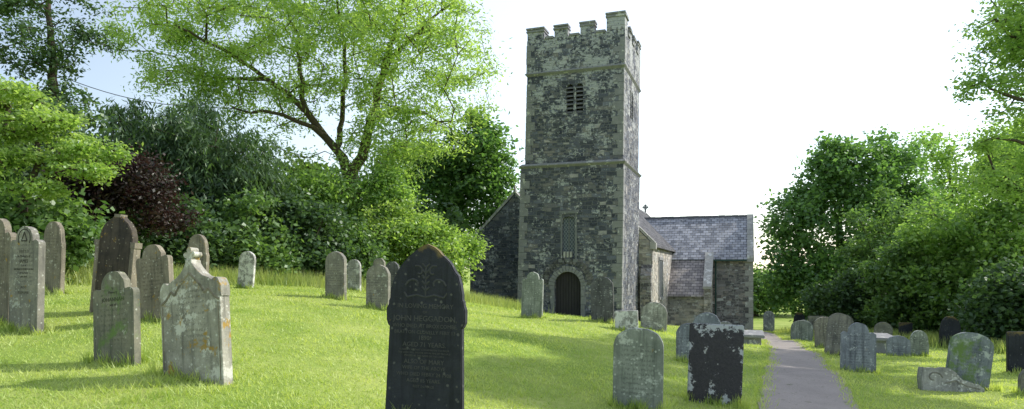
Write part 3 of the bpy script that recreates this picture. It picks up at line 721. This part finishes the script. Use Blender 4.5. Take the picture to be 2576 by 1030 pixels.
def leaves(cent,per,sig,Ls,Ws,droop=.3,flat=.7,seed=0):
    r=np.random.default_rng(seed); m=len(cent)
    cnt=r.poisson(per*r.uniform(.5,1.5,m)); c=np.repeat(cent,cnt,axis=0); N=len(c)
    sg=np.repeat(sig*r.uniform(.6,1.3,m),cnt)
    q=r.normal(0,1,(N,3))*sg[:,None]; q[:,2]*=flat; p=c+q
    d=r.normal(0,1,(N,3)); d[:,2]=d[:,2]*.6-droop; d/=np.linalg.norm(d,axis=1)[:,None]
    s=np.cross(d,r.normal(0,1,(N,3))+np.array([0,0,1.2])); s/=np.linalg.norm(s,axis=1)[:,None]+1e-9
    nn=np.cross(s,d)
    l=Ls*r.uniform(.6,1.35,N)[:,None]; w=Ws*r.uniform(.6,1.3,N)[:,None]
    V=np.stack([p,p+d*l*.5+s*w*.5+nn*w*.12,p+d*l,p+d*l*.5-s*w*.5+nn*w*.12],1).reshape(-1,3)
    F=np.arange(N*4).reshape(-1,4); return V,F
TREEN=[0]
def tree(name,base,trunks,blobs,ncl,per,sig,Ls,Ws,mat,label,bark=M_bark,droop=.3,flat=.7,tip=.012,step=.7,shell=.45,cat='tree',group=None,rmax=None):
    TREEN[0]+=1; sd=TREEN[0]; r=np.random.default_rng(sd*13)
    bx,by=base; bz=h1(bx,by)-.1
    nodes=[];par=[];grad=[]
    for tr_ in trunks:
        pts=np.array([p[:3] for p in tr_[1]],float); rr=[p[3] for p in tr_[1]]
        last=tr_[0]
        if last is None:
            pts[0,2]=bz
        else:
            last=int(np.argmin(((np.array(nodes)-pts[0])**2).sum(1)))
        for i in range(len(pts)):
            if i==0:
                if last is None: nodes.append(pts[0]);par.append(-1);grad.append(rr[0]);last=len(nodes)-1
                continue
            seg=max(1,int(np.linalg.norm(pts[i]-pts[i-1])/.5))
            for k in range(1,seg+1):
                f=k/seg; nodes.append(pts[i-1]*(1-f)+pts[i]*f+r.normal(0,.05,3)); par.append(last); grad.append(rr[i-1]*(1-f)+rr[i]*f); last=len(nodes)-1
    vol=np.array([b[3]*b[4]*b[5] for b in blobs])**.8; vol/=vol.sum()
    which=r.choice(len(blobs),ncl,p=vol); B=np.array(blobs,float)[which]
    u=r.normal(0,1,(ncl,3)); u/=np.linalg.norm(u,axis=1)[:,None]
    u*=(r.random(ncl)**shell)[:,None]*r.uniform(.85,1.15,ncl)[:,None]
    c=B[:,:3]+u*B[:,3:6]
    gz=H(c[:,0],c[:,1]); c[:,2]=np.maximum(c[:,2],gz+.15)
    tn=np.array(nodes); dd=np.sqrt(((c[:,None]-tn[None])**2).sum(-1)).min(1); c=c[np.argsort(dd)]
    NN=np.zeros((len(nodes)+ncl*14+10,3)); NN[:len(nodes)]=tn; cnt=len(nodes)
    for q in c:
        D=np.sqrt(((NN[:cnt]-q)**2).sum(1))+.35*np.maximum(0,NN[:cnt,2]-q[2]); j=int(np.argmin(D)); dist=np.linalg.norm(NN[j]-q)
        seg=min(12,max(1,int(dist/step))); last=j; p0=NN[j].copy()
        for k in range(1,seg+1):
            f=k/seg; p=p0*(1-f)+q*f; p[2]+=.12*dist*math.sin(f*math.pi)*(1 if f<1 else 0); 
            if k<seg: p=p+r.normal(0,.06*step,3)
            NN[cnt]=p; par.append(last); grad.append(0); last=cnt; cnt+=1
    NN=NN[:cnt]; rad=np.zeros(cnt); acc=np.zeros(cnt)
    for i in range(cnt-1,-1,-1):
        rad[i]=max(tip,acc[i]**(1/2.3)) if acc[i]>0 else tip
        if grad[i]>0: rad[i]=grad[i]
        if rmax: rad[i]=min(rad[i],rmax)
        if par[i]>=0: acc[par[i]]+=rad[i]**2.3
    org=np.array([bx,by,bz])
    root=empty(name,org); meta(root,label,cat,group)
    V,F=tubes(NN-org,par,rad); obj('trunk',mesh_np('trunk',V,F,bark,True),root)
    V,F=leaves(c-org,per,sig,Ls,Ws,droop,flat,sd); obj('crown',mesh_np('crown',V,F,mat),root)
    return root
LM_ash=leaf_mat('ash_leaf',(.17,.28,.065),(.43,.54,.19),.55)
LM_bright=leaf_mat('fresh_leaf',(.16,.28,.06),(.40,.49,.18),.5)
LM_syc=leaf_mat('sycamore_leaf',(.06,.145,.055),(.19,.32,.10),.45)
LM_dark=leaf_mat('conifer_leaf',(.03,.065,.032),(.125,.205,.085),.35)
LM_hedge=leaf_mat('hedge_leaf',(.055,.12,.04),(.20,.31,.10),.42)
LM_cop=leaf_mat('copper_leaf',(.018,.013,.012),(.07,.042,.035),.3,(1.3,.8,.8))
LM_mid=leaf_mat('mid_leaf',(.12,.23,.06),(.33,.46,.15),.5)
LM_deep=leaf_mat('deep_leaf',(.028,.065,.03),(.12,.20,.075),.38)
tree('ash_tree',(-6.7,27),[
 (None,[(-6.7,27,0,.38),(-6.65,27,1.5,.32),(-6.7,27,3.4,.3),(-6.7,27,4.0,.28)]),
 (0,[(-6.7,27,3.6,.24),(-7.0,27,4.6,.2),(-7.6,26.8,5.4,.16),(-8.3,26.5,6.4,.14),(-9.0,26.3,7.1,.11),(-9.8,26,7.6,.09),(-11.3,25.5,8.6,.06),(-12.8,25,9.3,.04)]),
 (0,[(-6.7,27,3.6,.25),(-6.25,27,4.7,.22),(-5.7,27,6.2,.17),(-5.5,27.3,7.9,.13),(-5.1,27.5,9.3,.10),(-4.5,27,10.8,.07),(-4.3,27,12.4,.05)]),
 (0,[(-7.1,27,4.8,.14),(-7.15,27.6,6.3,.11),(-7.2,28.4,8.6,.09),(-7.5,28.5,11,.06),(-7.8,28.5,13,.04)]),
 (0,[(-8.3,26.5,6.4,.12),(-8.7,27,8.2,.08),(-9.2,28,10.1,.06),(-10,28,12,.04)]),
 (0,[(-5.6,27,6.4,.12),(-4.6,26.6,6.5,.08),(-3.4,26,6.2,.05),(-2.4,25.8,5.8,.03)]),
 (0,[(-5.5,27.3,8.2,.12),(-4.6,27,9.2,.08),(-3.3,27,10.2,.06),(-2.4,27,11,.03)]),
 (0,[(-9.8,26,7.6,.09),(-11.5,26.2,7.6,.06),(-13.4,26,7.9,.03)]),
 (0,[(-7.6,26.8,5.6,.11),(-9,25.8,6.1,.07),(-10.8,25.2,6.2,.04)]),
],[(-8.3,26.5,9.9,6.9,4.5,3.6),(-3.6,26.5,8.9,3.2,3.5,4.3),(-13.0,26,9.4,2.9,2.6,2.4),(-4.2,26,5.3,2.5,2.2,1.4),(-10,26,6.9,3.2,2.2,1.1),(-12.6,26,7.2,2.2,2,1.3),(-7.2,28,13,6,4,2.6),(-5.3,25.5,4.4,1.6,1.5,1.3),(-8.6,25.5,4.4,1.8,1.2,1.0)],
 860,95,.29,.19,.062,LM_ash,'tall spreading ash tree with airy bright green foliage',M_barkl,.45,.75)
tree('sycamore_tree',(-3.5,41),[(None,[(-3.5,41,0,.4),(-3.4,41,4,.3),(-3,41,7,.15)])],
 [(-2.4,40,6.6,2.4,2.5,2.2),(-5.2,41,5.6,3.4,2.5,2.6),(-1.9,40,8.1,1.6,1.5,1.4),(-1.2,40,4.2,1.6,1.8,2.2),(-5,41,2.5,3.5,2,2)],310,95,.42,.26,.2,LM_syc,'dense dark green sycamore beside the church')
tree('bright_shrub',(-3.8,24.3),[(None,[(-3.8,24.3,0,.09),(-3.8,24.3,1.2,.05)])],
 [(-4.2,24,1.35,1.5,1.3,1.15),(-2.9,24.5,.85,1.2,1.1,1.0),(-2.1,25,.2,.8,.9,.7),(-1.8,25.5,.9,.6,.6,.5)],210,100,.22,.14,.09,LM_bright,'fresh yellow green leafy shrub in sunshine',cat='shrub')
tree('elder_tree',(-5.2,25.2),[(None,[(-5.2,25.2,0,.12),(-5.1,25.2,2,.07)])],
 [(-4.9,25,2.9,1.1,1,1.1),(-6,25,2.0,1.2,1,1.1),(-7.3,24,2.7,1.6,1.2,1.2)],170,90,.28,.15,.09,LM_mid,'young light green tree beneath the ash')
tree('cypress_tree',(-10.7,21.5),[(None,[(-10.7,21.5,0,.25),(-10.7,21.5,3,.18),(-10.6,21.8,5.0,.06)])],
 [(-11.6,21.5,3.7,2,1.8,1.4),(-9.4,21.2,3.1,1.8,1.6,1.6),(-10.7,21,2.2,2.2,1.6,1.7),(-8.5,21,2.1,1.2,1.2,1.5),(-10.3,22,4.9,.6,.8,.7),(-12.4,21.5,4.8,.6,.8,.7)],380,105,.25,.26,.06,LM_dark,'dark drooping cypress with feathery sprays',droop=1.3,flat=1.2)
tree('copper_beech',(-9.6,16.3),[(None,[(-9.6,16.3,0,.09),(-9.6,16.3,1.6,.06)])],
 [(-9.3,16,2.1,1.0,.9,.8),(-10.2,15.6,1.9,1,.8,.6),(-8.8,16.4,1.45,.7,.7,.5),(-10.4,15.3,1.2,.8,.7,.5)],160,85,.22,.10,.065,LM_cop,'small purple leaved copper tree in the hedge')
tree('hawthorn_tree',(-10,13.4),[(None,[(-10,13.4,0,.12),(-9.9,13.3,1.3,.09),(-9.5,13.2,2.2,.05),(-9.6,13.1,3.0,.03)])],
 [(-10.1,13,3.45,.9,.8,.28),(-9.25,13,3.0,.9,.7,.25),(-10.3,13,2.75,.9,.7,.22),(-8.75,13.3,2.45,.75,.6,.25),(-9.8,12.9,2.15,1.1,.8,.25),(-8.5,13.1,1.95,.6,.5,.18),(-9.5,12.8,1.55,.8,.6,.18),(-11.2,13,3.3,.9,.9,.7)],210,95,.15,.095,.055,LM_bright,'light green small leaved tree overhanging the hedge',droop=.1,flat=.45)
tree('tall_pine',(-14.2,20.3),[(None,[(-14.2,20.3,0,.25),(-14.2,20.3,5,.15),(-14.3,20.2,9,.05)])],
 [(-14.3,20,6.7,1.2,1.1,1.2),(-13.2,20.5,7.3,.8,.8,.4),(-15.1,20,8.2,.8,.9,.6),(-14.4,20,5.0,1.5,1.2,1.2),(-13.5,20.3,8.4,.6,.6,.4)],105,80,.20,.15,.07,LM_deep,'tall dark tree rising above the hedge')
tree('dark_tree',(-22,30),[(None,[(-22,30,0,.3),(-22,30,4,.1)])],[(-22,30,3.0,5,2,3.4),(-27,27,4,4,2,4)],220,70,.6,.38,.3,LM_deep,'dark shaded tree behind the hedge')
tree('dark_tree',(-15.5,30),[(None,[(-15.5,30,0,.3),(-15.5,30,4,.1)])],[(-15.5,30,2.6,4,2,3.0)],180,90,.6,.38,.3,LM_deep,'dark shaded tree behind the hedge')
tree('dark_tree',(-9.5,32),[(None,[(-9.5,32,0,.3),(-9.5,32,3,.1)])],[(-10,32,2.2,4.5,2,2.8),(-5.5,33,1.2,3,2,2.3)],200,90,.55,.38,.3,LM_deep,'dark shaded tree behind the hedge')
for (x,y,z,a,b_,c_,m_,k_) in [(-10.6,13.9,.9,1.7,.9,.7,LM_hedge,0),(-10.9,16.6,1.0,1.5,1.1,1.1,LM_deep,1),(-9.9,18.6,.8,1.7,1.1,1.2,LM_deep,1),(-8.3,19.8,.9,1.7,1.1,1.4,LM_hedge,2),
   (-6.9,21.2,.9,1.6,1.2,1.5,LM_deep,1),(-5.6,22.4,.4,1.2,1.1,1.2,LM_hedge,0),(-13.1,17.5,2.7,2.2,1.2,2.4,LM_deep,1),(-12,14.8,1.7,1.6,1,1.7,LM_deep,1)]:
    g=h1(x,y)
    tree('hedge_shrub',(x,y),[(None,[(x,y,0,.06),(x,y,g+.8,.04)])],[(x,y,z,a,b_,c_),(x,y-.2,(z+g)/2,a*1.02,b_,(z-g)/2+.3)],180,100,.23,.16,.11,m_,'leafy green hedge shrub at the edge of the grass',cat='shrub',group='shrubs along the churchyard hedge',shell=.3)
tree('sycamore_tree',(23,46),[(None,[(23,46,0,.4),(23,46,1,.3),(23,46,5,.15)]),(0,[(23,46,0,.3),(26,46,4,.15),(27,46,7,.1)]),(0,[(23,46,-1,.3),(20,45.5,2,.15),(19.5,45,4,.08)])],
 [(23,45,5.8,3.0,2.8,2.8),(22.3,45,8.0,1.3,1.5,1.2),(19.6,45,3.3,2.1,2.2,2.5),(26.5,46,7.6,1.6,2,2.6),(27.4,46,5.2,2,2,2.2),(19.1,44,-.3,2.2,2.2,2.4),(23.5,44,0,4,2.6,3),(27.6,45,2.2,3,2.6,3.0),(23,44,-2.6,4.6,2.2,1.5)],540,95,.48,.30,.22,LM_syc,'large dense green sycamore behind the headstones')
tree('lime_tree',(35,52),[(None,[(35,52,0,.4),(35,52,4,.2),(34.5,52,9,.08)])],[(33.5,52,8.6,2.4,2.5,3),(36,52,5,3.2,2.5,3),(38.5,50,8.5,2.6,3,3.6),(33,50,2.5,3.5,2,3)],300,60,.5,.28,.18,LM_mid,'airy light green tree beyond the sycamore')
tree('overhanging_tree',(16.3,19),[(None,[(16.3,19,0,.25),(16.2,19,2,.2),(15.8,19,5,.12),(15.5,19,8,.07),(16.8,19,10.5,.04)]),(0,[(16,19,3.5,.1),(14.6,18.4,4.6,.06),(13.1,18,5.0,.03)]),(0,[(15.8,19,5.2,.1),(14.5,18.5,6.4,.05),(13.3,18,6.9,.03)]),(0,[(16,19,2.8,.08),(14.7,18.4,3.4,.05),(13.3,18,3.7,.03)])],
 [(13.9,18,6.7,1.1,1.1,.6),(12.9,18,5.1,.8,.8,.25),(13.6,18,4.4,1.0,.8,.3),(13.3,18.1,3.5,.8,.8,.3),(15,18.5,6.4,1.6,1.5,1.7),(13.6,18.5,2.5,.9,.9,.5),(16.5,19.5,7,2.4,2,2.2),(16.5,19.5,3.5,2.0,2,1.6),(17.6,19,10.3,1.8,1.5,.9)],420,80,.21,.13,.07,LM_mid,'light green tree overhanging the churchyard edge',droop=.2)
# trees standing beside the path whose shade falls over the lawn
tree('shade_tree',(18.2,16),[(None,[(18.2,16,0,.35),(18.2,16,4,.25),(18,16,9,.15),(18,16,12,.06)]),(0,[(18.1,16,3.5,.12),(16.4,14,6.2,.05),(15.4,13.3,6.7,.03)])],[(17.3,15,12,1.9,1.2,.6),(18.3,18.3,12.2,2.0,.9,.5),(15.2,13.2,6.8,.9,1.0,.35),(15.7,15.5,6.8,.8,.8,.35),(18.2,14.5,9,1.4,1.0,.5),(16.6,12.6,9.4,1.3,.8,.4),(17.5,16.6,11.2,1.2,.5,.4)],130,110,.28,.26,.17,LM_mid,'tall green broadleaf tree shading the churchyard')
tree('shade_tree',(21,17.5),[(None,[(21,17.5,0,.3),(21,17.5,5,.2),(21,17.5,10,.1)])],[(21,17.5,11,1.8,1.3,.8),(20,19,8.4,1.6,1.2,.7),(21.8,16,13.4,1.5,1,.6)],70,100,.30,.26,.17,LM_mid,'tall green broadleaf tree shading the churchyard')
for (x,y,z,a,b_,c_,m_) in [(19.4,29,1.5,2.1,1.8,2.0,LM_mid),(21.2,27,.5,2.5,1.8,2.3,LM_mid),(18.3,30,-.5,2.0,1.6,1.8,LM_hedge),(20.3,25.8,-1.3,2.6,1.6,1.3,LM_hedge),(21.3,27.5,4.2,1.6,1.5,1.6,LM_mid),(17,33,-1.6,2,1.6,1.4,LM_deep),(20,35,1.2,2.6,2,2.8,LM_hedge),(17.5,22.5,-1.2,1.5,1.4,1.5,LM_deep)]:
    g=h1(x,y)
    tree('hedge_tree',(x,y),[(None,[(x,y,0,.1),(x,y,max(z,g+.8),.05)])],[(x,y,z,a,b_,c_),(x,y-.2,(z+g)/2,a,b_,(z-g)/2+.3)],190,90,.3,.2,.14,m_,'green hedge tree bordering the churchyard',cat='tree',group='trees along the boundary hedge',shell=.35)
tree('distant_tree',(26,70),[(None,[(26,70,0,.3),(26,70,-1,.1)])],[(26,70,-2.2,5,3,2.4),(33,72,-1.5,5,3,2.6)],140,60,.7,.45,.35,LM_hedge,'low distant green tree beyond the church')

cp=[(-17+7.2*f,22.5+.6*f,7.3-1.6*f-.5*math.sin(f*math.pi)) for f in np.linspace(0,1,16)]
V,F=tubes(cp,[-1]+list(range(15)),[.014]*16); o=obj('overhead_cable',mesh_np('overhead_cable',V,F,M_lead,True)); meta(o,'thin dark overhead cable crossing between the trees','cable')

# ------------------------------------------------------------ grass
LM_grass=leaf_mat('grass_blade',(.26,.39,.07),(.64,.69,.27),.45,(1.35,1.35,.6),.03,1.3)
LM_lg=leaf_mat('long_grass_blade',(.20,.30,.07),(.5,.54,.22),.5,(1.3,1.3,.7),.03,.7)
def inchurch(x,y):
    dx=x-cx0; dy=y-cy0; c,s_=math.cos(-TH),math.sin(-TH); lx=dx*c-dy*s_; ly=dx*s_+dy*c
    return ((lx>-5.4)&(lx<.1)&(ly>-.05))|((lx>-9.8)&(lx<.8)&(ly>4.4))|((lx<6.1)&(lx>0)&(ly>13))
def blades(x,y,hgt,wid,lean=.5):
    N=len(x); z=H(x,y)-.005; a=rng.uniform(0,2*np.pi,N); l=hgt*lean*rng.uniform(.2,1.4,N); b=rng.uniform(0,2*np.pi,N)
    s=np.c_[np.cos(a),np.sin(a),np.zeros(N)]*wid[:,None]*.5; p=np.c_[x,y,z]
    tip=p+np.c_[np.cos(b)*l,np.sin(b)*l,hgt]
    return np.stack([p-s,p+s,tip],1).reshape(-1,3),np.arange(N*3).reshape(-1,3)
N=280000; u=rng.random(N); y=2.2*np.exp(u*math.log(36/2.2)); x=y*rng.uniform(-.98,.98,N)
pn=np.sin(x*1.9+1.3*np.sin(y*1.3))*np.sin(y*2.3+np.sin(x*1.1))
tuft=(np.sin(x*5.1+2*np.sin(y*3.7))*np.sin(y*4.3+2*np.sin(x*2.9))>.72)
hg=(.022+.025*rng.random(N))*(1+.35*pn)*(1+.9*tuft)+.0004*y
ok=(dpath(x,y)>.58+.06*rng.random(N))&~inchurch(x,y)
x,y,hg=x[ok],y[ok],hg[ok]; wd=.004+.0012*y
V1,F1=blades(x,y,hg,wd,1.0)
Vs=[V1];Fs=[F1];o_=len(V1)
for (ob,sx,sy,g,w,kind,mk,th) in stones:
    m=int(800/max(1,sy/7)); f=rng.uniform(-.6,.6,m)*w; dd=rng.choice([-1,1],m)*(th/2+.01+np.abs(rng.normal(0,.05,m)))
    c,s_=math.cos(TH),math.sin(TH); xx=sx+f*c-dd*s_; yy=sy+f*s_+dd*c
    hh=rng.uniform(.04,.14,m)*(1+.5*np.sin(f*20+sx)); v,f2=blades(xx,yy,hh,np.full(m,.005+.001*sy),.5); Vs.append(v);Fs.append(f2+o_);o_+=len(v)
m=9000; i=rng.integers(0,199,m); sd=rng.choice([-1,1],m); oo=.62+rng.normal(0,.04,m)
v,f2=blades(px[i]+nxx[i]*sd*oo+rng.normal(0,.08,m),py[i]+nyy[i]*sd*oo+rng.normal(0,.08,m),rng.uniform(.04,.10,m),.005+.001*py[i],.8); Vs.append(v);Fs.append(f2+o_);o_+=len(v)
grass=obj('grass',mesh_np('grass',np.concatenate(Vs),np.concatenate(Fs),LM_grass)); meta(grass,'short bright green grass blades over the churchyard','grass',kind='stuff')
m=60000
HL=np.array([(-11.5,11.5),(-9.6,14.2),(-8.9,16.6),(-7.4,18.6),(-5.6,20.4),(-4.0,22.2),(-1.5,24.2),(0,27)])
t=rng.uniform(0,len(HL)-1,m); xx=np.interp(t,range(len(HL)),HL[:,0])+rng.normal(0,.55,m); yy=np.interp(t,range(len(HL)),HL[:,1])+rng.normal(0,.35,m)
v,f2=blades(xx,yy,rng.uniform(.12,.42,m)*(1+.4*np.sin(t*23)),np.full(m,.024),.45)
HR=np.array([(15.5,20),(15.8,26),(15.8,31),(16.3,37),(18,41)]); m2=25000
t=rng.uniform(0,len(HR)-1,m2); xx=np.interp(t,range(len(HR)),HR[:,0])+rng.normal(0,.7,m2); yy=np.interp(t,range(len(HR)),HR[:,1])+rng.normal(0,.5,m2)
v2,f3=blades(xx,yy,rng.uniform(.15,.5,m2),np.full(m2,.035),.45)
lg=obj('long_grass',mesh_np('long_grass',np.concatenate([v,v2]),np.concatenate([f2,f3+len(v)]),LM_lg)); meta(lg,'tall uncut grass along the foot of the hedge','grass',kind='stuff')

# ------------------------------------------------------------ light, sky, camera
EL=math.radians(37); AZ=math.atan2(.93,.37)
sdir=Vector((math.sin(AZ)*math.cos(EL),math.cos(AZ)*math.cos(EL),math.sin(EL)))
sl=bpy.data.lights.new('sun','SUN'); sl.energy=5.0; sl.angle=math.radians(.53); sl.color=(1,.955,.88)
so=bpy.data.objects.new('sun',sl); link(so); so.rotation_euler=(-sdir).to_track_quat('-Z','Y').to_euler(); so.location=(20,10,25)
w=bpy.data.worlds.new('World'); scene.world=w; w.use_nodes=True; nt=w.node_tree; bg=nt.nodes['Background']
sk=nt.nodes.new('ShaderNodeTexSky'); sk.sky_type='NISHITA'; sk.sun_disc=False; sk.sun_elevation=EL; sk.sun_rotation=AZ; sk.air_density=1.2; sk.dust_density=.6; sk.ozone_density=1.5
nt.links.new(sk.outputs[0],bg.inputs[0]); bg.inputs[1].default_value=.15
# thin sky haze, strongest sunward; its floor is added fill for the tower face
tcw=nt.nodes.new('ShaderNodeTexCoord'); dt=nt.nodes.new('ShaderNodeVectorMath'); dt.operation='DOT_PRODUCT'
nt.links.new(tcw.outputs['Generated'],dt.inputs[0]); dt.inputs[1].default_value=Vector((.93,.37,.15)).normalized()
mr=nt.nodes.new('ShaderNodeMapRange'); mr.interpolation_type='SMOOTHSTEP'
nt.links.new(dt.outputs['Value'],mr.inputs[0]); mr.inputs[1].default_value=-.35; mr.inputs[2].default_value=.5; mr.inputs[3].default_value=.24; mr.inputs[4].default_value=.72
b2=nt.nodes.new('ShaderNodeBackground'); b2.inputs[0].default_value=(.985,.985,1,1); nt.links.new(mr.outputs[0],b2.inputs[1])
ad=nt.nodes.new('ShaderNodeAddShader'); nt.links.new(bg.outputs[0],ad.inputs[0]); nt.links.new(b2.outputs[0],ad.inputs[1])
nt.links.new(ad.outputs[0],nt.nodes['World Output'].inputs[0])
cam=bpy.data.cameras.new('camera'); co=bpy.data.objects.new('camera',cam); link(co)
co.location=(0,0,0); co.rotation_euler=(math.radians(90),0,0)
cam.sensor_width=36; cam.lens=36*1650/2576; cam.shift_y=(680-515)/2576; cam.clip_end=3000; cam.clip_start=.05
scene.camera=co
scene.view_settings.view_transform='Standard'; scene.view_settings.look='None'; scene.view_settings.exposure=0
